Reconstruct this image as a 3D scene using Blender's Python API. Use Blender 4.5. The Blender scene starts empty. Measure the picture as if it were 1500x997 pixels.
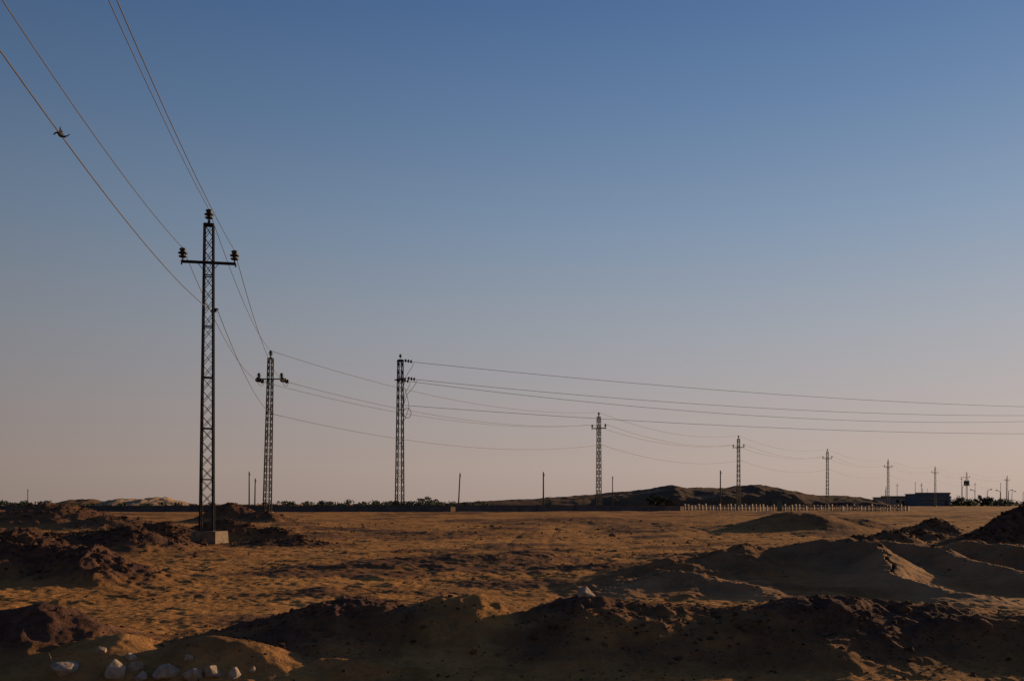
import bpy, math, random
import numpy as np
from mathutils import Vector, Matrix
random.seed(7); rng=np.random.default_rng(7)
scene=bpy.context.scene
COL=scene.collection
scene.view_settings.view_transform='Standard'
scene.view_settings.look='None'
scene.view_settings.exposure=0
scene.view_settings.gamma=1
EYE=1.6
# ------------------------------------------------------------------ noise
def _hash(ix,iy,seed):
    n=(ix*374761393+iy*668265263+seed*1442695)&0xffffffff
    n=((n^(n>>13))*1274126177)&0xffffffff
    n=n^(n>>16)
    return n.astype(np.float64)/4294967295.0
def vnoise(x,y,seed=0):
    fx=np.floor(x); fy=np.floor(y)
    ix=fx.astype(np.int64)+50000; iy=fy.astype(np.int64)+50000
    u=x-fx; v=y-fy
    u=u*u*u*(u*(u*6-15)+10); v=v*v*v*(v*(v*6-15)+10)
    a=_hash(ix,iy,seed); b=_hash(ix+1,iy,seed); c=_hash(ix,iy+1,seed); d=_hash(ix+1,iy+1,seed)
    return (a*(1-u)+b*u)*(1-v)+(c*(1-u)+d*u)*v
def fbm(x,y,oct=4,seed=0,gain=.5):
    s=0;a=1;t=0
    for o in range(oct):
        c,sn=math.cos(o*.7),math.sin(o*.7)
        s=s+a*(vnoise((x*c-y*sn)*2**o,(x*sn+y*c)*2**o,seed+o*17)*2-1); t+=a; a*=gain
    return s/t
# ------------------------------------------------------------------ terrain
# (cx,cy,rx,ry,h,rough,dark,pale)
MOUNDS=[
 (-10.4,20.4,2.4,1.6,1.05,.26,1.0,0),
 (-8.4,19.7,1.3,1.0,.62,.2,1.0,0),
 (-12.9,33.2,1.9,1.4,.80,.16,1.0,0),
 (-15.2,32.8,1.9,1.1,.60,.14,.9,0),
 (-11.4,33.8,.8,.6,.22,.12,.9,0),
 (-12.3,36.0,.8,.7,.38,.12,.9,0),
 (-8.4,36.9,2.2,1.0,.22,.10,.9,0),
 (-13.6,38.8,1.7,1.0,.80,.14,.9,0),
 (-11.6,40.2,1.8,1.0,.88,.14,.9,0),
 (-9.6,40.2,1.6,1.0,.50,.14,.9,0),
 (-16.9,60,1.9,1.6,1.15,.22,.95,0),
 (-14.7,59,1.7,1.3,.65,.2,.9,0),
 (-24.5,53,3.8,3,1.25,.24,.85,0),
 (-29.5,54,3.2,3,.95,.24,.85,0),
 (-20.5,51,2.4,2.2,.6,.18,.8,0),
 (-17.5,43,2.8,1.6,.30,.12,.8,0),
 (-5.3,11.2,1.1,.8,.52,.10,1.0,0),
 (-6.8,11.6,1.1,.8,.46,.10,1.0,0),
 (-3.95,9.9,.8,.75,.36,.04,.0,.05),
 (-2.75,9.85,.95,.6,.36,.03,.0,.05),
 (-1.45,9.75,.9,.3,.18,.03,.0,.05),
 (14.2,50,2.9,2.6,.95,.08,.5,0),
 (16.8,51,2.6,2.2,.6,.08,.5,0),
 (13.2,37.5,1.1,.9,.32,.2,.7,.2),
 (14.9,39,1.2,1.0,.5,.24,.7,.2),
 (16.8,41,1.3,1.1,.55,.24,.7,.2),
 (18.6,44,1.6,1.3,.8,.24,.8,.1),
 (18.4,35.5,1.9,2.0,1.35,.36,1.0,0),
 (20.9,36,2.1,2.4,2.0,.36,1.0,0),
 (16.2,34.0,1.2,1.1,.65,.28,.9,0),
 (4.0,62,4.5,2.2,.2,.06,.6,0),
 (-3,46,3.5,1.4,.14,.08,.6,0),
 (-1.0,27.5,2.4,1.0,.18,.08,.85,0),
 (-3.6,24.0,1.9,.7,.16,.08,.85,0),
 (2.2,24.5,1.8,.6,.14,.08,.85,0),
 (5.5,30,2.2,.9,.16,.08,.8,0),
 (7.0,58,3.5,2.0,.15,.06,.5,0),
]
RIDGES=[
 ([(1.7,16.9,.08),(2.64,18.0,.34),(3.15,17.8,.31),(4.1,16.8,.10)],.85,.06,.1,.6),
 ([(2.0,18.5,.12),(2.8,19.3,.38),(3.34,19.9,.52),(4.1,20.4,.58),(4.78,20.6,.68),(5.4,21.1,.63),(6.1,20.9,.69),(6.75,20.8,.72)],1.35,.12,.55,.2),
 ([(6.75,20.8,.72),(7.15,19.8,.68),(6.9,18.7,.55),(6.75,17.5,.36),(7.2,16.4,.18),(8.0,15.9,.08)],.78,.055,.1,.65),
 ([(7.9,22.0,.70),(8.7,20.8,.66),(8.9,19.2,.50),(9.3,17.9,.32),(10.2,17.1,.18)],.78,.055,.15,.6),
 ([(9.2,22.4,.58),(10.0,22.2,.74),(10.7,21.5,.68),(11.1,20.2,.55),(11.8,18.9,.38)],.9,.09,.3,.4),
 ([(10.7,21.5,.68),(11.6,21.2,.70),(13,21,.74)],1.2,.10,.5,.2),
 ([(9.0,17.0,.10),(10.5,16.4,.16),(12,16.3,.22)],.9,.06,.45,.2),
]
EX=np.array([-9,-6.5,-5.0,-4.2,-3.55,-2.8,-2.3,-2.0,-1.43,-1.18,-.83,-.38,-.08,.12,.5,.83,1.13,1.9,2.64,3.24,3.85,4.4,4.9,5.3,5.8,8,12])
EH=np.array([.1,.1,.05,.06,.12,.30,.50,.60,.56,.46,.60,.62,.50,.42,.50,.60,.57,.50,.54,.61,.55,.48,.43,.38,.37,.45,.5])
ED=np.array([.3,.3,.3,.3,.5,.9,1,1,.8,.5,.2,.2,.25,.5,.9,.9,.8,.7,.8,.9,.9,.8,.7,.6,.5,.6,.6])
def bank_y(x): return 11.15+.12*np.sin(x*1.1+2.5)+.07*np.sin(x*2.3+3)-.03*x
def height(x,y,full=False):
    x=np.asarray(x,float); y=np.asarray(y,float)
    r=np.hypot(x,y)
    z=np.interp(y,[-10,0,8,9.6,12.5,15,30,40,75,100,4000],[.0,.0,-.12,-.10,0,0,0,.05,.85,.8,.8])
    far=np.clip((r-25)/60,0,1)
    z=z+.08*fbm(x/5,y/5,3,1)*(1+.3*far)*np.clip((r-9)/6,.3,1)
    vfar=np.clip((r-110)/200,0,1)
    z=z+vfar*.35*fbm(x/45,y/45,3,5)
    dark=np.zeros_like(x); pale=np.zeros_like(x); rough=np.full_like(x,.04)
    wx=x+.25*fbm(x/.9,y/.9,3,31); wy=y+.25*fbm(x/.9,y/.9,3,57)
    m=np.zeros_like(x)
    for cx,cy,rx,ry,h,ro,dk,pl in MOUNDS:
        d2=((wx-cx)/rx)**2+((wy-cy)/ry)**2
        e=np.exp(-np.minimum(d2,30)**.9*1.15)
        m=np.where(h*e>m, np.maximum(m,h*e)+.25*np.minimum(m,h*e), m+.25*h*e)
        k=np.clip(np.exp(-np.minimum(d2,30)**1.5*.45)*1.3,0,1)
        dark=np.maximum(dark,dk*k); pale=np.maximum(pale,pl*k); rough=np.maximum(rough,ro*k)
    vx=x+.36*fbm(x/1.9,y/1.9,3,31)+.10*fbm(x/.5,y/.5,3,32); vy=y+.36*fbm(x/1.9,y/1.9,3,57)
    for pts,w,ro,dk,pl in RIDGES:
        best=np.zeros_like(x); bk=np.zeros_like(x)
        for (ax,ay,ah),(bx,by,bh) in zip(pts[:-1],pts[1:]):
            dx,dy=bx-ax,by-ay
            t=np.clip(((vx-ax)*dx+(vy-ay)*dy)/(dx*dx+dy*dy),0,1)
            d=np.hypot(vx-(ax+t*dx),vy-(ay+t*dy)); hh=ah+(bh-ah)*t
            ww=w*(.55+.75*hh)
            dn=np.minimum(d/ww,8)
            e=np.exp(-(np.sqrt(dn*dn+.012)-.11)**1.2)
            best=np.maximum(best,hh*e); bk=np.maximum(bk,np.clip(np.exp(-(dn/1.5)**3)*1.1,0,1))
        m=np.maximum(m,best)+.15*np.minimum(m,best)
        dark=np.maximum(dark,dk*bk); pale=np.maximum(pale,pl*bk); rough=np.maximum(rough,ro*bk)
    # foreground spoil bank
    yc=bank_y(x)
    sx=x+.1*fbm(x/.9,y/.9,2,31)
    eh=np.interp(sx,EX,EH); ed=np.interp(wx,EX,ED)
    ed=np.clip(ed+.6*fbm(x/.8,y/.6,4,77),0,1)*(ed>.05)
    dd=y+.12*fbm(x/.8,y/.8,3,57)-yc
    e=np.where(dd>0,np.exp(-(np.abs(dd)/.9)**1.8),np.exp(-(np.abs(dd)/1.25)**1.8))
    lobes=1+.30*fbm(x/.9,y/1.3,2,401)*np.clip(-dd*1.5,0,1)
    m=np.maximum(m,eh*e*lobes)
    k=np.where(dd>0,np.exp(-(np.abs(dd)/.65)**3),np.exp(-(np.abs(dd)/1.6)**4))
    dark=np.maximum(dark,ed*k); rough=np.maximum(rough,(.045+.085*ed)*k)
    z=z+m
    nearf=1/(1+(r/90)**2)
    b=1-np.abs(vnoise(x/.22+3,y/.22,71)*2-1)
    b2=1-np.abs(vnoise(x/.09,y/.09+9,73)*2-1)
    clod=(fbm(x/.6,y/.6,4,11)*.75+(b-.5)*.32+(b2-.5)*.16)
    z=z+rough*clod*nearf
    z=z+.013*fbm(x/.12,y/.12,2,91)*nearf
    hm=np.clip(fbm(x/3.0,y/2.2,5,201)-.05,0,1)
    z=z+.17*hm*np.clip((r-12)/6,0,1)*nearf*(1-.7*pale)
    dark=np.maximum(dark,.85*np.clip(hm*3.6-.22,0,1)*(1-pale)*np.clip((r-10)/4,0,1))
    hm2=np.clip(fbm(x/.7,y/.5,4,231)-.08,0,1)
    z=z+.085*hm2*np.clip((r-12)/6,0,1)*nearf*(1-.8*pale)
    for x0,c in ((1.3,.02),(5.0,.11)):
        for o in (-.75,.75):
            px=x0+o+c*(y-16)+1.1*np.sin(y/11+x0)
            f=np.exp(-((x-px)/.16)**2)*np.clip((y-13.5)/3,0,1)*np.clip((70-y)/20,0,1)*(1-pale)
            z=z-.022*f
    if full: return z,dark,pale
    return z
def H(x,y): return float(height(np.array([x]),np.array([y]))[0])

def fast_mesh(name,co,quads):
    me=bpy.data.meshes.new(name)
    nv=len(co); nf=len(quads); k=quads.shape[1]
    me.vertices.add(nv); me.vertices.foreach_set('co',np.ascontiguousarray(co,dtype=np.float32).ravel())
    me.loops.add(nf*k); me.loops.foreach_set('vertex_index',np.ascontiguousarray(quads,dtype=np.int32).ravel())
    me.polygons.add(nf); me.polygons.foreach_set('loop_start',np.arange(0,nf*k,k,dtype=np.int32))
    me.polygons.foreach_set('use_smooth',np.ones(nf,dtype=bool))
    me.update(calc_edges=True); me.validate()
    return me
def gridquads(nr,nc,wrap=False):
    i=np.arange(nr-1)[:,None]; j=np.arange(nc if wrap else nc-1)[None,:]
    j2=(j+1)%nc
    a=i*nc+j; b=i*nc+j2; c=(i+1)*nc+j2; d=(i+1)*nc+j
    return np.stack([a,b,c,d],-1).reshape(-1,4)
def colattr(me,dark,pale):
    at=me.color_attributes.new('soil','FLOAT_COLOR','POINT')
    c=np.stack([dark,pale,np.zeros_like(dark),np.ones_like(dark)],-1).astype(np.float32)
    at.data.foreach_set('color',c.ravel())

# ------------------------------------------------------------------ materials
def newmat(name):
    m=bpy.data.materials.new(name); m.use_nodes=True
    nt=m.node_tree; b=nt.nodes['Principled BSDF']
    return m,nt,b
def nd(nt,t,**kw):
    n=nt.nodes.new(t)
    for k,v in kw.items(): setattr(n,k,v)
    return n
def noise(nt,vec,scale,detail=4,rough=.55):
    n=nd(nt,'ShaderNodeTexNoise'); n.inputs['Scale'].default_value=scale
    n.inputs['Detail'].default_value=detail; n.inputs['Roughness'].default_value=rough
    nt.links.new(vec,n.inputs['Vector']); return n.outputs['Fac']
def mixc(nt,f,a,b,bt='MIX'):
    n=nd(nt,'ShaderNodeMix',data_type='RGBA',blend_type=bt)
    def s(sock,v):
        if isinstance(v,(tuple,list)): sock.default_value=(*v,1) if len(v)==3 else v
        elif isinstance(v,(int,float)): sock.default_value=v
        else: nt.links.new(v,sock)
    s(n.inputs[0],f); s(n.inputs[6],a); s(n.inputs[7],b)
    return n.outputs[2]
def ramp(nt,f,lo,hi,a=0.,b=1.):
    n=nd(nt,'ShaderNodeMapRange'); nt.links.new(f,n.inputs[0])
    n.inputs[1].default_value=lo; n.inputs[2].default_value=hi; n.inputs[3].default_value=a; n.inputs[4].default_value=b
    return n.outputs[0]
def soil_material(name,sand1,sand2,darkc,palec,bumpd=.05):
    m,nt,b=newmat(name)
    tc=nd(nt,'ShaderNodeTexCoord').outputs['Object']
    at=nd(nt,'ShaderNodeAttribute',attribute_name='soil')
    sep=nd(nt,'ShaderNodeSeparateColor'); nt.links.new(at.outputs['Color'],sep.inputs[0])
    n1=noise(nt,tc,.22,6,.6); n2=noise(nt,tc,1.3,8,.68); n3=noise(nt,tc,9,6,.72); n4=noise(nt,tc,60,3,.6)
    c=mixc(nt,ramp(nt,n1,.40,.60),sand1,sand2)
    c=mixc(nt,ramp(nt,n2,.47,.67,0,.8),c,tuple(v*.38 for v in sand1))
    c=mixc(nt,ramp(nt,n3,.50,.68,0,.6),c,tuple(v*.36 for v in sand2))
    p=mixc(nt,ramp(nt,n2,.42,.7,0,.6),palec,tuple(v*.5 for v in palec))
    c=mixc(nt,sep.outputs[1],c,p)
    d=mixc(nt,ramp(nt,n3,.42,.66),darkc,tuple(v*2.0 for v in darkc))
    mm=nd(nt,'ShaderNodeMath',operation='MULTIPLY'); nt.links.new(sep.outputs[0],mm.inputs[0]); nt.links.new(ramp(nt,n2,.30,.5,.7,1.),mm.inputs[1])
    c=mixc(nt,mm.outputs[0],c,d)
    c=mixc(nt,ramp(nt,n4,.3,.7,.0,.35),c,(1.35,1.3,1.25),'MULTIPLY')
    nt.links.new(c,b.inputs['Base Color'])
    b.inputs['Roughness'].default_value=.95; b.inputs['Specular IOR Level'].default_value=.05
    a1=nd(nt,'ShaderNodeMath',operation='MULTIPLY_ADD'); nt.links.new(n3,a1.inputs[0]); a1.inputs[1].default_value=.5; nt.links.new(n2,a1.inputs[2])
    a2=nd(nt,'ShaderNodeMath',operation='MULTIPLY_ADD'); nt.links.new(n4,a2.inputs[0]); a2.inputs[1].default_value=.12; nt.links.new(a1.outputs[0],a2.inputs[2])
    bp=nd(nt,'ShaderNodeBump'); bp.inputs['Strength'].default_value=.95; bp.inputs['Distance'].default_value=bumpd
    nt.links.new(a2.outputs[0],bp.inputs['Height']); nt.links.new(bp.outputs[0],b.inputs['Normal'])
    return m
M_ground=soil_material('desert_sand',(.50,.240,.074),(.39,.182,.055),(.078,.040,.026),(.42,.25,.135),.095)
M_hill=soil_material('hill_rock',(.20,.12,.06),(.14,.083,.045),(.07,.042,.029),(.42,.28,.17),.4)
def simple(name,c,rough=.7,metal=0,var=.35,scale=9,bump=0.,spec=.3):
    m,nt,b=newmat(name)
    tc=nd(nt,'ShaderNodeTexCoord').outputs['Object']
    n=noise(nt,tc,scale,5,.6)
    nt.links.new(mixc(nt,ramp(nt,n,.35,.65),c,tuple(v*(1-var) for v in c)),b.inputs['Base Color'])
    b.inputs['Roughness'].default_value=rough; b.inputs['Metallic'].default_value=metal
    b.inputs['Specular IOR Level'].default_value=spec
    if bump:
        bp=nd(nt,'ShaderNodeBump'); bp.inputs['Strength'].default_value=.7; bp.inputs['Distance'].default_value=bump
        nt.links.new(n,bp.inputs['Height']); nt.links.new(bp.outputs[0],b.inputs['Normal'])
    return m
M_steel=simple('weathered_steel',(.045,.036,.031),.85,0,.5,6,spec=.12)
M_porc=simple('brown_porcelain',(.03,.02,.016),.35,0,.3,8,spec=.35)
M_wire=simple('aluminium_wire',(.14,.11,.09),.7,.1,.3,3)
M_conc=simple('old_concrete',(.24,.165,.105),.9,0,.5,5,.03)
M_wallc=simple('grey_block_wall',(.11,.10,.10),.9,0,.4,1.2,.02)
M_fence=simple('pale_painted_concrete',(.34,.25,.185),.85,0,.35,2)
M_rail=simple('dull_rail_concrete',(.52,.39,.30),.85,0,.3,2)
M_wood=simple('weathered_wood',(.07,.05,.04),.9,0,.4,5)
M_build=simple('blue_grey_render',(.10,.12,.15),.85,0,.25,.8)
M_build2=simple('pale_tan_render',(.34,.28,.24),.85,0,.3,.8)
M_darkg=simple('dark_glass',(.02,.022,.025),.25,0,.1,3,spec=.5)
M_green=simple('green_paint',(.07,.13,.08),.6,0,.3,3)
M_leaf=simple('dusty_foliage',(.058,.066,.030),.8,0,.5,2.5)
M_bark=simple('bark',(.10,.07,.05),.95,0,.4,9)
M_rubble=simple('dark_clods',(.115,.062,.038),.95,0,.6,5,.02,spec=.05)
M_stone=simple('sandy_stones',(.20,.10,.045),.95,0,.6,4,.02,spec=.05)
M_lime=simple('pale_limestone',(.44,.32,.22),.9,0,.45,14,.03,spec=.12)
M_rag=simple('dark_cloth',(.05,.04,.035),.95,0,.3,20)

# ------------------------------------------------------------------ object helpers
def link(o): COL.objects.link(o); return o
def mobj(name,me,mat,parent=None,kind=None,label=None,category=None,group=None,loc=None):
    o=bpy.data.objects.new(name,me)
    if mat and len(me.materials)==0: me.materials.append(mat)
    link(o)
    if parent: o.parent=parent
    if loc is not None: o.location=loc
    tag(o,kind,label,category,group); return o
def tag(o,kind=None,label=None,category=None,group=None):
    if kind:o['kind']=kind
    if label:o['label']=label
    if category:o['category']=category
    if group:o['group']=group
def empty(name,loc,label,category,group=None):
    o=bpy.data.objects.new(name,None); o.empty_display_size=.3; o.location=loc; link(o)
    tag(o,None,label,category,group); return o
class MB:
    def __init__(s): s.v=[]; s.f=[]
    def bar(s,p0,p1,w,w2=None):
        p0=Vector(p0);p1=Vector(p1); d=(p1-p0).normalized()
        up=Vector((0,0,1)) if abs(d.z)<.9 else Vector((1,0,0))
        a=d.cross(up).normalized(); b=a.cross(d).normalized(); w2=w if w2 is None else w2
        n=len(s.v)
        for p in (p0,p1):
            for sa,sb in ((-1,-1),(1,-1),(1,1),(-1,1)): s.v.append(p+a*sa*w/2+b*sb*w2/2)
        s.f+= [(n,n+1,n+2,n+3),(n+7,n+6,n+5,n+4)]+[(n+i,n+4+i,n+4+(i+1)%4,n+(i+1)%4) for i in range(4)]
    def box(s,x0,x1,y0,y1,z0,z1):
        n=len(s.v)
        s.v+=[Vector(p) for p in ((x0,y0,z0),(x1,y0,z0),(x1,y1,z0),(x0,y1,z0),(x0,y0,z1),(x1,y0,z1),(x1,y1,z1),(x0,y1,z1))]
        s.f+=[(n+3,n+2,n+1,n),(n+4,n+5,n+6,n+7)]+[(n+i,n+(i+1)%4,n+4+(i+1)%4,n+4+i) for i in range(4)]
    def tube(s,pts,r,seg=6):
        n=len(s.v); pts=[Vector(p) for p in pts]
        rr=r if isinstance(r,(list,tuple)) else [r]*len(pts)
        pa=None
        for i,p in enumerate(pts):
            d=(pts[min(i+1,len(pts)-1)]-pts[max(i-1,0)]).normalized()
            if pa is None:
                up=Vector((0,0,1)) if abs(d.z)<.9 else Vector((1,0,0)); a=d.cross(up).normalized()
            else: a=(pa-d*pa.dot(d)).normalized()
            pa=a; b=a.cross(d)
            for k in range(seg):
                t=2*math.pi*k/seg; s.v.append(p+(a*math.cos(t)+b*math.sin(t))*rr[i])
        for i in range(len(pts)-1):
            for k in range(seg):
                k2=(k+1)%seg; s.f.append((n+i*seg+k,n+i*seg+k2,n+(i+1)*seg+k2,n+(i+1)*seg+k))
        s.f.append(tuple(n+k for k in range(seg))[::-1]); e=n+(len(pts)-1)*seg
        s.f.append(tuple(e+k for k in range(seg)))
    def lathe(s,p,axis,prof,seg=14):
        p=Vector(p); ax=Vector(axis).normalized()
        up=Vector((0,0,1)) if abs(ax.z)<.9 else Vector((1,0,0)); a=ax.cross(up).normalized(); b=a.cross(ax)
        n=len(s.v)
        for h,r in prof:
            for k in range(seg):
                t=2*math.pi*k/seg; s.v.append(p+ax*h+(a*math.cos(t)+b*math.sin(t))*r)
        for i in range(len(prof)-1):
            for k in range(seg):
                k2=(k+1)%seg; s.f.append((n+i*seg+k,n+i*seg+k2,n+(i+1)*seg+k2,n+(i+1)*seg+k))
        s.f.append(tuple(n+k for k in range(seg))[::-1]); e=n+(len(prof)-1)*seg
        s.f.append(tuple(e+k for k in range(seg)))
    def mesh(s,name,smooth=False):
        me=bpy.data.meshes.new(name); me.from_pydata([tuple(v) for v in s.v],[],s.f)
        me.polygons.foreach_set('use_smooth',[smooth]*len(me.polygons)); me.update(); return me

# ------------------------------------------------------------------ ground sheet
ang=np.concatenate([np.linspace(-180,-36,70)[:-1],np.linspace(-36,36,820),np.linspace(36,180,70)[1:-1]])
ang=np.radians(ang)
rad=np.concatenate([np.geomspace(.6,8,40)[:-1],np.geomspace(8,30,560)[:-1],np.geomspace(30,130,320)[:-1],np.geomspace(130,9000,130)])
R,A=np.meshgrid(rad,ang,indexing='ij')
X=R*np.sin(A); Y=R*np.cos(A)
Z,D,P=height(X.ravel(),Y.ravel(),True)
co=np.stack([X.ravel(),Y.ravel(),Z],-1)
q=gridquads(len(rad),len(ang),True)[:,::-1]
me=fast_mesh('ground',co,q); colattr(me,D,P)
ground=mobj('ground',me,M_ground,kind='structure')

# ------------------------------------------------------------------ hills
def patch(name,x0,x1,y0,y1,nx,ny,f,label):
    xs=np.linspace(x0,x1,nx); ys=np.linspace(y0,y1,ny)
    YY,XX=np.meshgrid(ys,xs,indexing='ij')
    z,d,p=f(XX.ravel(),YY.ravel())
    me=fast_mesh(name,np.stack([XX.ravel(),YY.ravel(),z],-1),gridquads(ny,nx))
    colattr(me,d,p); return mobj(name,me,M_hill,kind='structure',label=label)
HX=[-45,-30,-15.8,6.8,27.2,34,40.7,47.5,53.2,58.8,65.6,70.2,75.8,80.3,84.9,90.5,96.2,100,108.6,114,117,121,130]
HZ=[.2,.9,1.6,2.8,4.2,4.9,5.6,6.6,7.7,6.5,6.7,6.3,6.8,7.8,7.5,6.8,4.8,4.1,3.9,3.7,2.2,.3,-.3]
def f_hill(x,y):
    pr=np.interp(x+1.8*fbm(x/9,y/9,3,3),HX,HZ)
    t=(y-345)/42+.08*fbm(x/14,y/14,3,8)
    sh=np.sqrt(np.clip(1-np.abs(t)**2,0,1))
    z=pr*sh
    ridge=1-np.abs(fbm(x/8,y/18,4,40))*2
    z=z-.42*(1-ridge)*np.clip(z/3,0,1)+.25*fbm(x/2.5,y/3,3,44)*np.clip(z/3,0,1)
    d=np.clip(.60+1.0*fbm(x/14,y/5,4,77),0,1); p=np.clip(fbm(x/16,y/8,4,99)-.08,0,1)*1.5*np.clip((75-x)/25,0,1)
    return z+.7,d*(1-p),np.clip(p,0,1)
patch('hill',-50,135,300,395,440,190,f_hill,'low dark brown desert hill with rounded eroded slopes')
DX=[-192,-181,-177,-174,-171,-168,-165,-162,-158,-154,-149,-143,-138,-133,-127,-122]
DZ=[.0,.4,2.2,3.0,2.6,2.9,.9,1.0,2.6,3.5,3.1,3.8,3.0,1.9,.6,-.3]
def f_dune(x,y):
    pr=np.interp(x,DX,DZ)
    sh=np.clip(1-((y-400)/26)**2,0,1)
    z=pr*sh*(1+.4*fbm(x/4,y/7,4,140))
    p=np.clip((x+166)/3,0,1)*.9
    return z+.5,np.clip(1-p*1.1,0,1)*.8,p
patch('sand_hill',-200,-115,372,428,200,70,f_dune,'pale eroded sand hills beyond the boundary wall')

# ------------------------------------------------------------------ rocks / clods
import bmesh
def ico(sub,seed,flat=.75):
    bm=bmesh.new(); bmesh.ops.create_icosphere(bm,subdivisions=sub,radius=1)
    r=random.Random(seed)
    ph=[r.uniform(0,6) for _ in range(6)]
    for v in bm.verts:
        c=v.co
        k=1+.22*math.sin(c.x*3+ph[0])*math.sin(c.y*3.3+ph[1])+.18*math.sin(c.z*4+ph[2]+c.x*2)+r.uniform(-.12,.12)
        v.co=Vector((c.x*k,c.y*k*.85,c.z*k*flat))
    bm.verts.ensure_lookup_table()
    vs=np.array([v.co[:] for v in bm.verts]); fs=np.array([[l.index for l in f.verts] for f in bm.faces]); bm.free()
    return vs,fs
VAR=[ico(1,s) for s in range(6)]
def scatter(name,xs,ys,sz,mat,label,sink=.35):
    zs=height(xs,ys); V=[];F=[];n=0
    for i in range(len(xs)):
        vs,fs=VAR[i%6]
        a=rng.uniform(0,6.28); b=rng.uniform(-.6,.6)
        ca,sa,cb,sb=math.cos(a),math.sin(a),math.cos(b),math.sin(b)
        Rm=np.array([[ca,-sa,0],[sa,ca,0],[0,0,1]])@np.array([[1,0,0],[0,cb,-sb],[0,sb,cb]])
        s=sz[i]*np.array([rng.uniform(.8,1.4),rng.uniform(.7,1.1),rng.uniform(.6,1)])
        v=(vs*s)@Rm.T+np.array([xs[i],ys[i],zs[i]+sz[i]*(.5-sink)])
        V.append(v);F.append(fs+n);n+=len(vs)
    me=fast_mesh(name,np.concatenate(V),np.concatenate(F))
    me.polygons.foreach_set('use_smooth',np.zeros(len(me.polygons),dtype=bool))
    return mobj(name,me,mat,kind='stuff',label=label)
xs=[];ys=[];sz=[]
for cx,cy,rx,ry,h,ro,dk,pl in MOUNDS:
    if ro<.1: continue
    n=int(150*rx*ry) if cy<45 else int(40*rx*ry)
    n=min(n,650)
    a=rng.normal(0,.5,n); b=rng.normal(0,.5,n)
    xs.append(cx+a*rx);ys.append(cy+b*ry)
    sz.append(np.exp(rng.normal(0,.5,n))*(.012 if cy<15 else .032 if cy<30 else .042))
n=3800
ex=rng.uniform(-3.6,6.2,n); keep=rng.uniform(0,1,n)<np.interp(ex,EX,ED)
ex=ex[keep]; n=len(ex)
xs.append(ex); ys.append(bank_y(ex)+rng.normal(-.4,.6,n)); sz.append(np.exp(rng.normal(0,.6,n))*.010)
scatter('rubble',np.concatenate(xs),np.concatenate(ys),np.concatenate(sz),M_rubble,'dark soil clods and rubble lying on dug-up mounds',.5)
n=6500
r=np.exp(rng.uniform(math.log(8.5),math.log(60),n)); a=rng.uniform(-.55,.55,n)
cl=fbm(r*np.sin(a)/3,r*np.cos(a)/3,3,300)
k=cl>-.02
r=r[k];a=a[k]
scatter('scattered_stones',r*np.sin(a),r*np.cos(a),np.exp(rng.normal(0,.5,len(r)))*(.005+.0009*r),M_stone,'small sandy stones scattered over the desert ground',.5)
ROCKS=[(-4.12,9.22,.16,.11),(-3.66,9.14,.15,.11),(-3.50,9.26,.08,.06),(-3.20,9.18,.14,.10),(-2.93,9.16,.12,.09),(-2.76,9.20,.11,.08),(-3.9,9.45,.06,.05),(-3.38,9.10,.08,.06),(-2.58,9.2,.09,.07),(-3.05,9.38,.055,.045),(-3.6,9.4,.055,.045),(-2.42,9.3,.05,.04),(.83,11.2,.14,.085)]
for i,(x,y,s,hh) in enumerate(ROCKS):
    rr=random.Random(90+i); bm=bmesh.new()
    for _ in range(18):
        v=Vector((rr.gauss(0,1),rr.gauss(0,1),rr.gauss(0,1))).normalized()*rr.uniform(.75,1.15)
        bm.verts.new((v.x*s,v.y*s*.8,v.z*hh))
    res=bmesh.ops.convex_hull(bm,input=bm.verts[:])
    for v in [v for v in bm.verts if not v.link_faces]: bm.verts.remove(v)
    bmesh.ops.bevel(bm,geom=bm.edges[:]+bm.verts[:],offset=s*.05,segments=1,affect='EDGES')
    me=bpy.data.meshes.new('rock'); bm.to_mesh(me); bm.free()
    o=mobj('rock',me,M_lime,label='pale angular limestone rock half buried in sandy soil',category='rock',group='pale rocks on the sand',loc=(x,y,H(x,y)+hh*.12))
    o.rotation_euler=(random.uniform(-.3,.3),random.uniform(-.3,.3),random.uniform(0,6))

# ------------------------------------------------------------------ lattice poles
def tower_mesh(hgt,a0,a1,panels,leg,diag,name='tower_frame'):
    m=MB(); cs=[(-1,-1),(1,-1),(1,1),(-1,1)]
    hw=lambda z:a0+(a1-a0)*z/hgt
    for sx,sy in cs: m.bar((sx*a0,sy*a0,0),(sx*a1,sy*a1,hgt),leg)
    for k in range(panels):
        z0=hgt*k/panels; z1=hgt*(k+1)/panels; h0=hw(z0);h1=hw(z1)
        for i in range(4):
            c0=cs[i];c1=cs[(i+1)%4]
            m.bar((c0[0]*h0,c0[1]*h0,z0),(c1[0]*h1,c1[1]*h1,z1),diag,diag*.5)
            m.bar((c1[0]*h0,c1[1]*h0,z0),(c0[0]*h1,c0[1]*h1,z1),diag,diag*.5)
            if k%4==0: m.bar((c0[0]*h0,c0[1]*h0,z0),(c1[0]*h0,c1[1]*h0,z0),diag*1.2)
    for i in range(4):
        c0=cs[i];c1=cs[(i+1)%4]; m.bar((c0[0]*a1,c0[1]*a1,hgt),(c1[0]*a1,c1[1]*a1,hgt),leg)
    return m.mesh(name)
PIN=[(0,.025),(.09,.025),(.10,.09),(.13,.15),(.16,.155),(.17,.07),(.23,.075),(.25,.17),(.29,.175),(.31,.09),(.36,.10),(.41,.13),(.44,.12),(.47,.05)]
def pin_mesh(sc=1):
    m=MB(); m.lathe((0,0,0),(0,0,1),[(h*sc,r*sc) for h,r in PIN]); return m.mesh('insulator',True)
PINM=pin_mesh(); 
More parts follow.
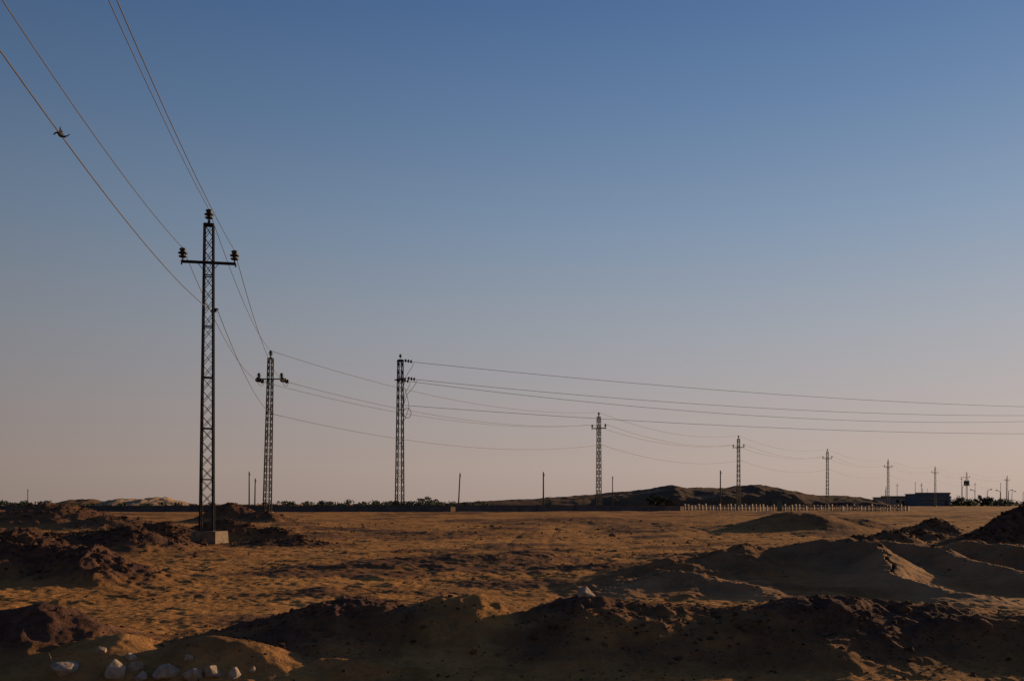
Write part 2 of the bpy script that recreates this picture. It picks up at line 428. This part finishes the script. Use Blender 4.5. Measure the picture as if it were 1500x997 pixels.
def strain_mesh(n=3,L=.95,sc=1):
    m=MB(); prof=[(0,.02)]
    for i in range(n):
        c=L*(.12+.76*(i+.5)/n); prof+=[(c-.10,.03),(c-.09,.08*sc),(c-.01,.15*sc),(c+.02,.15*sc),(c+.03,.05),(c+.1,.03)]
    prof.append((L,.02)); m.lathe((0,0,0),(1,0,0),prof,12); return m.mesh('insulator',True)
STR=strain_mesh(3,1.2,1.3); STRS=strain_mesh(2,.7,1.15)
FR=tower_mesh(11.5,.235,.155,24,.065,.034)
FRF=tower_mesh(11.5,.25,.17,14,.07,.036)
def arm_mesh(half,k=1.):
    m=MB()
    for y in (-.20,.20): m.bar((-half,y*.6,0),(half,y*.6,0),.03*k,.055*k)
    for x in (-half,half,-half*.5,half*.5): m.bar((x,-.12,0),(x,.12,0),.03,.045*k)
    for s in (-1,1):
        m.bar((s*half*.42,-.13,-.02),(s*.19,-.17,-.30),.022*k)
        m.bar((s*half,0,-.03),(s*half,0,-.12),.05)
    return m.mesh('crossarm')
ARM=arm_mesh(.98); ARMF=arm_mesh(.98,1.8)
poles={}
LBL='weathered steel lattice power pole with insulators on its crossarm'
def make_pole(key,x,y,yaw,lean=0,fr=FR,base=None,label=LBL,strain=None,low=8.2,armz=10.08):
    z=H(x,y)-.03
    if base is None: bz=.30
    else: bz=base; z=.05
    g=empty('lattice_power_pole',(x,y,z),label,'power pole','lattice power poles along the line')
    g.rotation_euler=(0,lean,yaw)
    m=MB(); w=.40 if base is None else .53
    ox=0 if base is None else .12
    m.box(-w+ox,w+ox,-w,w,-.35,bz-.02)
    me=m.mesh('concrete_base')
    for v in me.vertices:
        if v.co.z>0: v.co.x=ox+(v.co.x-ox)*.92; v.co.y*=.92
    bo=mobj('concrete_base',me,M_conc,g)
    if base: bo.rotation_euler=(0,0,math.radians(-22))
    mobj('tower_frame',fr,M_steel,g,loc=(0,0,bz))
    mobj('crossarm',ARM if fr is FR else ARMF,M_steel,g,loc=(0,0,bz+armz))
    tz=bz+11.5
    m=MB(); m.bar((0,0,-.05),(0,0,.14),.09); m.bar((-.17,0,0),(.17,0,0),.06); m.bar((0,-.17,0),(0,.17,0),.06)
    mobj('top_bracket',m.mesh('top_bracket'),M_steel,g,loc=(0,0,tz+.03))
    M=Matrix.Translation((x,y,z))@g.rotation_euler.to_matrix().to_4x4()
    pts={}
    def W(p): return M@Vector(p)
    mobj('insulator',PINM,M_porc,g,loc=(0,0,tz+.12)); pts['t']=W((0,0,tz+.57))
    if strain is None:
        for s,kk in ((-1,'l'),(1,'r')):
            mobj('insulator',PINM,M_porc,g,loc=(s*.94,0,bz+armz+.04)); pts[kk]=W((s*.94,0,bz+armz+.50))
    else:
        for s,kk in ((-1,'l'),(1,'r')):
            for i,a in enumerate(strain):
                o=mobj('insulator',STRS,M_porc,g,loc=(s*.98,0,bz+armz-.02)); o.rotation_euler=(0,.22,a)
            mobj('insulator',PINM,M_porc,g,loc=(s*.9,0,bz+armz-.02))
            pts[kk]=W((s*.98,0,bz+armz-.02)); pts[kk+'0']=W((s*.98+.7*math.cos(strain[0]),.7*math.sin(strain[0]),bz+armz-.17)); pts[kk+'1']=W((s*.98+.7*math.cos(strain[1]),.7*math.sin(strain[1]),bz+armz-.17))
            m=MB(); 
            a0=Vector((.7*math.cos(strain[0]),.7*math.sin(strain[0]),-.17)); a1=Vector((.7*math.cos(strain[1]),.7*math.sin(strain[1]),-.17))
            pl=[]
            for k in range(13):
                t=k/12; p=a0*(1-t)+a1*t; p.z-=1.0*4*t*(1-t)*.35; pl.append(p)
            m.tube(pl,.02); mobj('jumper_wire',m.mesh('jumper_wire',True),M_wire,g,loc=(s*.98,0,bz+armz))
    m=MB(); m.box(.16,.30,-.05,.05,low-.06,low+.08); m.bar((.1,0,low),(.3,0,low),.05); m.bar((.30,0,low+.05),(.36,0,low+.05),.06)
    mobj('cable_clamp',m.mesh('cable_clamp'),M_porc,g); pts['c']=W((.34,0,low+.0))
    poles[key]=(g,pts); return g
def yaw_for(dx,dy): return math.atan2(dy,dx)-math.pi/2
L1=(-6.9,37.5); L2=(28,41.5)
y1=yaw_for(*L1); y2=yaw_for(*L2); ym=(y1+y2)/2
make_pole('1',-11.5,37.5,y1,lean=.007,base=.56,low=8.85)
g2=make_pole('2',-18.45,75,ym*.8,lean=.024,strain=[math.atan2(-37.5,6.9)-ym*.8,math.atan2(50,29.3)-ym*.8],low=7.6,armz=9.95)
make_pole('4',10.9,125,y2,fr=FRF,low=8.3)
make_pole('5',38.0,167,y2,fr=FRF)
make_pole('6',65.9,208,y2,fr=FRF)
make_pole('7',97.1,257,y2,fr=FRF)
make_pole('8',130.5,307,y2,fr=FRF)
g9=make_pole('9',163.5,358,y2,fr=FRF,label='lattice power pole carrying a boxy grey transformer')
m=MB(); m.box(-.9,.9,-.5,.5,7.6,9.2); m.bar((-1.2,0,7.5),(1.2,0,7.5),.15); m.lathe((-.5,0,9.2),(0,0,1),PIN,8); m.lathe((.5,0,9.2),(0,0,1),PIN,8)
mobj('transformer',m.mesh('transformer'),M_wallc,g9)
make_pole('10',201,404,y2,fr=FRF)
# ---- wires
def curve_pts(a,b,s,n=44):
    a=Vector(a);b=Vector(b); out=[]
    for i in range(n+1):
        t=i/n; p=a.lerp(b,t); p.z-=4*s*t*(1-t); out.append(p)
    return out
def wire(a,b,s,r,label='thin aluminium power line sagging between lattice poles',group='overhead power lines'):
    m=MB(); pts=curve_pts(a,b,s); o0=pts[0].copy()
    m.tube([p-o0 for p in pts],r,6)
    mobj('power_line',m.mesh('power_line',True),M_wire,label=label,category='power line',group=group,loc=o0)
    return pts
P=lambda k,w: poles[k][1][w] if w in poles[k][1] else poles[k][1][w[0]]
back=Vector((9.2,-49.0,0))
for kk,s in (('t',1.0),('l',1.30),('r',1.2),('c',1.45)):
    a=P('1',kk).copy()
    if kk=='c': a=a+Vector((-.25,0,0))
    b=a+back
    if kk=='r': b=b+Vector((-.12,0,0))
    if kk=='c': b=b+Vector((0,0,.3))
    pts=wire(a,b,s,.0115)
    if kk=='c': clamp_pts=pts
for kk,s in (('t',.75),('l',.9),('r',.9),('c',.8)):
    wire(P('1',kk),P('2',kk+'0'),s,.013)
for kk,s in (('t',1.45),('l',1.4),('r',1.4),('c',1.45)):
    wire(P('2',kk+'1'),P('4',kk),s,.015)
ks=['4','5','6','7','8','9','10']
for i in range(len(ks)-1):
    for kk in 'tlrc':
        wire(P(ks[i],kk),P(ks[i+1],kk),1.3,.018)
# tangled splice on the low line
t=.437; i=int(t*44); c=clamp_pts[i].lerp(clamp_pts[i+1],t*44-i); d=(clamp_pts[i+1]-clamp_pts[i]).normalized()
m=MB()
m.lathe((0,0,0),d,[(-.09,.014),(-.07,.03),(-.02,.038),(.04,.03),(.07,.036),(.10,.014)],9)
for k in range(7):
    q0=Vector((random.uniform(-.04,.03),random.uniform(-.04,.04),random.uniform(-.03,.05)))
    q1=q0+Vector((random.uniform(-.09,.05),random.uniform(-.07,.07),random.uniform(-.05,.08)))
    m.tube([q0,(q0+q1)/2+Vector((0,0,.015)),q1],[.016,.011,.004],5)
m.tube([(0,0,-.02),(.05,0,-.035),(.11,0,-.03),(.16,0,.0)],[.022,.014,.010,.005],6)
m.tube([(.02,0,-.01),(.06,0,-.05),(.09,0,-.05)],[.014,.010,.005],6)
mobj('cable_splice',m.mesh('cable_splice'),M_rag,label='dark tangled splice with loose ends on a power line',category='cable splice',loc=c+Vector((0,0,-.005)))

# ---- terminal tower with strain insulators
tx,ty=-11.75,104
tz=H(tx,ty)
g=empty('lattice_terminal_tower',(tx,ty,tz),'tall steel lattice terminal tower with strain insulators and cable loops','power pole')
u=Vector((.888,.46,0)); yaw=math.atan2(u.y,u.x); g.rotation_euler=(0,.006,yaw)
m=MB(); m.box(-.65,.65,-.65,.65,-.3,.28); mobj('concrete_base',m.mesh('concrete_base'),M_conc,g)
TH=15.6
mobj('tower_frame',tower_mesh(TH,.36,.22,18,.085,.042),M_steel,g,loc=(0,0,.25))
def parm(z,half):
    m=MB(); 
    for xx in (-.25,.25): m.bar((xx,-half,0),(xx,half,0),.06,.09)
    for yy in (-half,half,0): m.bar((-.28,yy,0),(.28,yy,0),.06,.08)
    m.bar((.2,-half*.8,0),(.2,-.25,-.5),.04); m.bar((.2,half*.8,0),(.2,.25,-.5),.04)
    mobj('crossarm',m.mesh('crossarm'),M_steel,g,loc=(0,0,z))
parm(13.85,.95); parm(15.75,.3)
starts=[]
Mt=Matrix.Translation((tx,ty,tz))@g.rotation_euler.to_matrix().to_4x4()
for yy,zz in ((0,15.85),(-.9,13.9),(.9,13.9)):
    o=mobj('insulator',STR,M_porc,g,loc=(.30,yy,zz)); o.rotation_euler=(0,.08,0)
    starts.append(Mt@Vector((1.5,yy,zz-.10)))
    m=MB(); m.tube([(1.45,yy,zz-.1),(1.4,yy,zz-.5),(1.0,yy*.8,zz-1.1),(.6,yy*.4,zz-1.7),(.42,0,zz-2.6)],.024,6)
    mobj('jumper_wire',m.mesh('jumper_wire',True),M_wire,g)
mobj('insulator',PINM,M_porc,g,loc=(0,0,16.0))
m=MB(); m.tube([(.75+.42*math.cos(k/18*2*math.pi),-.15,10.35+.52*math.sin(k/18*2*math.pi)) for k in range(19)],.03,6)
m.tube([(.45,-.1,13.0),(.75,-.15,12.0),(.95,-.15,11.0),(.6,-.1,9.9),(.35,0,9.4)],.026,6)
mobj('cable_coil',m.mesh('cable_coil',True),M_wire,g)
for (a,zend,yo,s) in ((starts[0],16.9,0,1.05),(starts[1],15.9,-1.2,1.5),(starts[2],15.4,1.2,2.1)):
    e=Vector((94.8,159,zend))+Vector((-.46,.888,0))*yo
    wire(a,e,s,.022,'power line strung from the terminal tower')
wire(Mt@Vector((.4,0,11.15)),Vector((94.8,159,12.9)),1.0,.022,'power line strung from the terminal tower')

# ------------------------------------------------------------------ plain posts
def post(x,y,top,lean=0,arm=False,label='slender wooden utility post standing on open desert'):
    z=H(x,y)
    g=empty('utility_post',(x,y,z-.1),label,'post','slender utility posts'); g.rotation_euler=(0,lean,0)
    h=top-z
    m=MB(); m.tube([(0,0,0),(0,0,h*.5),(0,0,h)],[.11,.095,.08],8); mobj('shaft',m.mesh('shaft',True),M_wood,g)
    m=MB(); m.bar((-.09,0,h-.5),(.16,0,h-.5),.07); m.bar((.13,0,h-.5),(.13,0,h-.28),.06)
    if arm: m.bar((-.5,0,h-.9),(.5,0,h-.9),.09); m.bar((-.45,0,h-.9),(-.45,0,h-.6),.07); m.bar((.45,0,h-.9),(.45,0,h-.6),.07)
    mobj('bracket',m.mesh('bracket'),M_wood,g)
post(-8.1,150,6.4,.05,label='slender wooden utility post leaning slightly over the plain')
post(4.1,130,5.9); post(-39.6,150,6.6); post(-38.9,150.5,5.6,.02); post(20.2,200,7.3); post(31.4,150,6.8)
post(-121.6,250,5.5)
for x,y,t,a in ((139,370,8.2,False),(147,380,9.6,True),(160,395,10.5,False),(146,355,9.2,True),(196,470,9.0,False),(165,400,8.0,False),(168,372,12.0,True),(189,385,10,False),(150,400,7.5,False),(200,430,11,True),(206,415,12.5,True),(181,400,9,False)):
    post(x,y,t,0,a)
def lamp(x,y,top,s=1):
    z=H(x,y); h=top-z
    g=empty('street_lamp',(x,y,z-.1),'tall thin street lamp with curved arm','street lamp','street lamps along the distant road')
    m=MB(); m.tube([(0,0,0),(0,0,h*.85),(s*.12,0,h*.94),(s*.5,0,h),(s*1.2,0,h+.12)],[.14,.11,.10,.09,.08],7); mobj('shaft',m.mesh('shaft',True),M_steel,g)
    m=MB(); m.lathe((s*1.1,0,h+.1),(s,0,.1),[(0,.08),(.15,.2),(.6,.22),(.9,.1)],8); mobj('lamp_head',m.mesh('lamp_head',True),M_wallc,g)
for x,y in ((186,400),(190,398),(205,418),(212,425),(231,450),(236,470),(228,438)): lamp(x,y,7.6+random.uniform(-.4,.6),random.choice((-1,1)))

# ------------------------------------------------------------------ boundary wall
def wall(x0,y0,x1,y1,h,name,label,mat,panel=4.0):
    L=math.hypot(x1-x0,y1-y0); n=int(L/panel)
    g=empty(name,(x0,y0,0),label,'wall')
    ya=math.atan2(y1-y0,x1-x0)
    m=MB(); cap=MB(); pi=MB()
    for i in range(n):
        a=i/n; b=(i+1)/n
        xa,yaa=x0+(x1-x0)*a,y0+(y1-y0)*a; xb,ybb=x0+(x1-x0)*b,y0+(y1-y0)*b
        z=min(H(xa,yaa),H(xb,ybb))
        zt=.8+h+.04*random.uniform(-1,1)
        lx0=L*a+.14; lx1=L*b-.14
        m.box(lx0,lx1,-.08,.08,z-.3,zt)
        cap.box(lx0,lx1,-.12,.12,zt+.003,zt+.06)
        pi.box(L*a-.137,L*a+.137,-.15,.15,z-.3,zt+.12)
    for nm,mm in (('wall_panel',m),('coping',cap),('pillar',pi)):
        o=mobj(nm,mm.mesh(nm),mat,g); o.rotation_euler=(0,0,ya)
        if nm=='pillar': o['kind']='stuff'
    return g
wall(-75,98,-6,100,.62,'boundary_wall','long low grey block boundary wall across the desert plain',M_wallc)
wall(-5.5,100,19,112,.60,'boundary_wall','low grey block boundary wall below the dark hill',M_wallc)

# ------------------------------------------------------------------ pale fence
fx0,fy0,fx1,fy1=20.8,120,47,118
g=empty('fence',(fx0,fy0,0),'low pale concrete post fence on the desert plain','fence')
N=62; rail=MB(); pm=MB(); pm.box(-.06,.06,-.18,.18,0,.98)
pm=pm.mesh('fence_post')
zz=[]
for i in range(N+1):
    a=i/N; x=(fx1-fx0)*a; y=(fy1-fy0)*a; z=.8-.1*a
    zz.append((x,y,z))
    o=mobj('fence_post',pm,M_fence,g,loc=(x,y,z-.18)); o.rotation_euler=(random.uniform(-.03,.03),random.uniform(-.06,.06),-.55+random.uniform(-.2,.2)); o.scale=(1,1,random.uniform(.82,1.08))
for i in range(N):
    a=Vector(zz[i]);b=Vector(zz[i+1])
    if i in (21,22,23,44): continue
    rail.bar(a+Vector((.14,.02,.22)),b+Vector((-.14,.02,.22)),.04,.20)
    rail.bar(a+Vector((.14,.02,.58)),b+Vector((-.14,.02,.58)),.05,.30)
mobj('rail',rail.mesh('rail'),M_rail,g)
cx,cy=31.2,116
g=empty('utility_cabinet',(cx,cy,H(cx,cy)),'small green metal utility cabinet by the fence','cabinet')
m=MB(); m.box(-.22,.22,-.2,.2,-.1,1.15); mobj('housing',m.mesh('housing'),M_green,g)
m=MB(); m.box(-.27,.27,-.25,.25,1.153,1.22); mobj('lid',m.mesh('lid'),M_green,g)

# ------------------------------------------------------------------ buildings
def building(x,y,w,d,h,mat,label,nwin):
    z=H(x,y)-.2
    g=empty('building',(x,y,z),label,'building')
    m=MB(); m.box(-w/2,w/2,0,d,0,h); mobj('wall',m.mesh('wall'),mat,g)
    m=MB(); m.box(-w/2-.2,w/2+.2,-.2,d+.2,h+.003,h+.22)
    m.box(-w/2-.2,w/2+.2,-.2,.0,h+.223,h+.6)
    mobj('roof',m.mesh('roof'),M_conc if mat is M_build2 else M_build,g)
    for i in range(nwin):
        wx=-w/2+w*(i+.7)/(nwin+.6)
        wm=MB(); wm.box(wx-.55,wx+.55,-.02,.05,1.5,2.6); wo=mobj('window',wm.mesh('window'),M_darkg,g)
        fm=MB()
        for a,b,c,e in ((-.65,.65,1.4,1.497),(-.65,.65,2.603,2.7)): fm.box(wx+a,wx+b,-.06,.04,c,e)
        mobj('frame',fm.mesh('frame'),M_rail,wo)
    dm=MB(); dm.box(w/2-1.6,w/2-.6,-.03,.05,0.2,2.3); mobj('door',dm.mesh('door'),M_wood,g)
building(139.5,330,11.2,9,4.1,M_build,'single storey blue grey flat roofed building',3)
building(131.2,342,8.6,8,3.3,M_build2,'low pale tan flat roofed building beside a larger one',2)
building(149.5,345,5,6,3.4,M_build2,'small pale tan flat roofed outbuilding',1)
building(182,425,7,7,3.1,M_build2,'small tan flat roofed hut beside the road',1)

# ------------------------------------------------------------------ trees
def tree_meshes(seed,h,w,nl=1500,ls=.28,trunk=.3,nc=14):
    r=random.Random(seed); t=MB()
    t.tube([(0,0,-.2),(.05*h*.3,0,h*trunk*.6),(0,.03,h*trunk*1.3)],[.05*h*.6,.04*h*.6,.025*h*.6],7)
    cl=[]
    for k in range(nc):
        a=r.uniform(0,6.28); rr=r.uniform(.15,1.1)*w; zz=h*r.uniform(trunk+.02,1.0-.4*rr/w)
        c=Vector((math.cos(a)*rr*.7,math.sin(a)*rr*.7,zz)); cl.append((c,r.uniform(.12,.30)*w))
        t.tube([(0,0,h*trunk*.9),c*.5+Vector((0,0,h*trunk*.4)),c],[.02*h*.6,.012*h*.6,.006*h*.6],5)
    m=MB()
    for i in range(nl):
        c,cr=r.choice(cl); d=Vector((r.gauss(0,1),r.gauss(0,1),r.gauss(0,.7))).normalized()*cr*r.uniform(.3,1.3)
        p=c+d; a=Vector((r.gauss(0,1),r.gauss(0,1),r.gauss(0,1))).normalized(); b=a.orthogonal().normalized(); s=ls*r.uniform(.5,1.3)
        n=len(m.v); m.v+=[p-a*s,p+b*s*.5,p+a*s,p-b*s*.5]; m.f.append((n,n+1,n+2,n+3))
    return t.mesh('trunk',True),m.mesh('crown')
TM=[tree_meshes(1,4.2,2.6,1000,.27,.25),tree_meshes(2,2.6,3.6,1300,.27,.1,18),tree_meshes(3,1.9,3.2,900,.25,.08,16)]
def tree(x,y,k,s,label):
    g=empty('tree',(x,y,H(x,y)),label,'tree','dusty trees and shrubs near the settlement'); g.rotation_euler=(0,0,random.uniform(0,6)); g.scale=(s,s,s)
    mobj('trunk',TM[k][0],M_bark,g); mobj('crown',TM[k][1],M_leaf,g)
for x,y,k,s in ((36.5,255,0,.95),(38.5,257,0,.8),(40.5,262,2,1.1),(152,338,2,1.2),(156,345,1,1.3),(160,340,0,1.0),(165,345,1,1.2),(160,325,2,1.3),(175,335,2,1.4),(172,345,2,1.2),(186,345,2,1.4),(148,322,2,1.0)):
    tree(x,y,k,s,'dusty dark green desert tree with dense rounded crown' if k==0 else 'low dusty green shrub with spreading crown')
# far tree belt
r=random.Random(5); m=MB()
def clump(x,y,h,w,n,sz=1.):
    z=.8
    for i in range(n):
        p=Vector((x+r.gauss(0,w*.45),y+r.gauss(0,w*.4),z+h*abs(r.random()**.6)*(1 if r.random()<.8 else 1.1)))
        a=Vector((r.gauss(0,1),r.gauss(0,1),r.gauss(0,1))).normalized(); b=a.orthogonal().normalized(); s=r.uniform(.2,.4)*sz
        k=len(m.v); m.v.extend([p-a*s,p+b*s*.6,p+a*s,p-b*s*.6]); m.f.append((k,k+1,k+2,k+3))
for px in np.arange(-62,-6,1.1):
    if r.random()<.85: clump(px,265+r.uniform(-8,8),r.choice((.7,.9,1.1,1.3,1.5)),1.6,60)
for cx,h in ((-24,2.2),(-22.3,2.6),(-20.6,2.0),(-31,1.6),(-43,1.8),(-36,1.7),(-50,1.6)): clump(cx,262,h,1.2,80)
for px in np.arange(-150,-62,1.8):
    if r.random()<.6: clump(px,275+r.uniform(-8,8),r.choice((.6,.8,1.0,1.2)),1.6,50)
for px in np.arange(-148,-128,1.6): clump(px,275+r.uniform(-8,8),r.choice((1.2,1.5,1.7)),1.6,60)
for px in np.arange(150,250,2.5):
    clump(px,440+r.uniform(-8,8),r.choice((.8,1.1,1.5,2)),2.4,70,1.3)
mobj('distant_tree_belt',m.mesh('distant_tree_belt'),M_leaf,kind='stuff',label='dark belt of trees beyond the boundary wall')

# ------------------------------------------------------------------ light
AZ=math.radians(54); EL=math.radians(10)
sd=Vector((math.sin(AZ)*math.cos(EL),math.cos(AZ)*math.cos(EL),math.sin(EL)))
sun=bpy.data.lights.new('sun','SUN'); sun.energy=5.0; sun.angle=math.radians(.5); sun.color=(1,.70,.40)
so=bpy.data.objects.new('sun',sun); link(so); so.rotation_euler=sd.to_track_quat('Z','Y').to_euler()
w=bpy.data.worlds.new('World'); scene.world=w; w.use_nodes=True; nt=w.node_tree
bg=nt.nodes['Background']
sky=nd(nt,'ShaderNodeTexSky',sky_type='NISHITA'); sky.sun_disc=False; sky.sun_elevation=EL; sky.sun_rotation=AZ; sky.dust_density=2.5
tc=nd(nt,'ShaderNodeTexCoord').outputs['Generated']
sep=nd(nt,'ShaderNodeSeparateXYZ'); nt.links.new(tc,sep.inputs[0])
cr=nd(nt,'ShaderNodeValToRGB'); nt.links.new(sep.outputs[2],cr.inputs[0])
def s2l(c): return tuple(((v/255)/12.92 if v/255<=.04045 else ((v/255+.055)/1.055)**2.4) for v in c)+(1,)
stops=[(0,(163,145,136)),(.035,(167,151,143)),(.10,(158,151,151)),(.17,(144,149,158)),(.26,(120,139,162)),(.36,(94,121,155)),(.45,(74,104,146)),(.7,(46,76,124)),(1,(34,58,102))]
el=cr.color_ramp.elements
while len(el)<len(stops): el.new(.5)
for e,(p,c) in zip(el,stops): e.position=p; e.color=s2l(c)
dp=nd(nt,'ShaderNodeVectorMath',operation='DOT_PRODUCT'); nt.links.new(tc,dp.inputs[0]); dp.inputs[1].default_value=(math.sin(AZ),math.cos(AZ),0)
mr=ramp(nt,dp.outputs['Value'],-.05,.9,.62,1.27)
cm=nd(nt,'ShaderNodeVectorMath',operation='SCALE'); nt.links.new(cr.outputs[0],cm.inputs[0]); nt.links.new(mr,cm.inputs['Scale'])
sc=nd(nt,'ShaderNodeVectorMath',operation='SCALE'); nt.links.new(sky.outputs[0],sc.inputs[0]); sc.inputs['Scale'].default_value=.05
mx=mixc(nt,.06,cm.outputs[0],sc.outputs[0])
nt.links.new(mx,bg.inputs['Color']); bg.inputs['Strength'].default_value=1.05

# ------------------------------------------------------------------ camera
cam=bpy.data.cameras.new('camera'); cam.sensor_width=36; cam.lens=35.0; cam.clip_end=20000; cam.clip_start=.05
cam.shift_y=(738-498.5)/1500
co=bpy.data.objects.new('camera',cam); link(co); co.location=(0,0,EYE); co.rotation_euler=(math.radians(90),0,0)
scene.camera=co
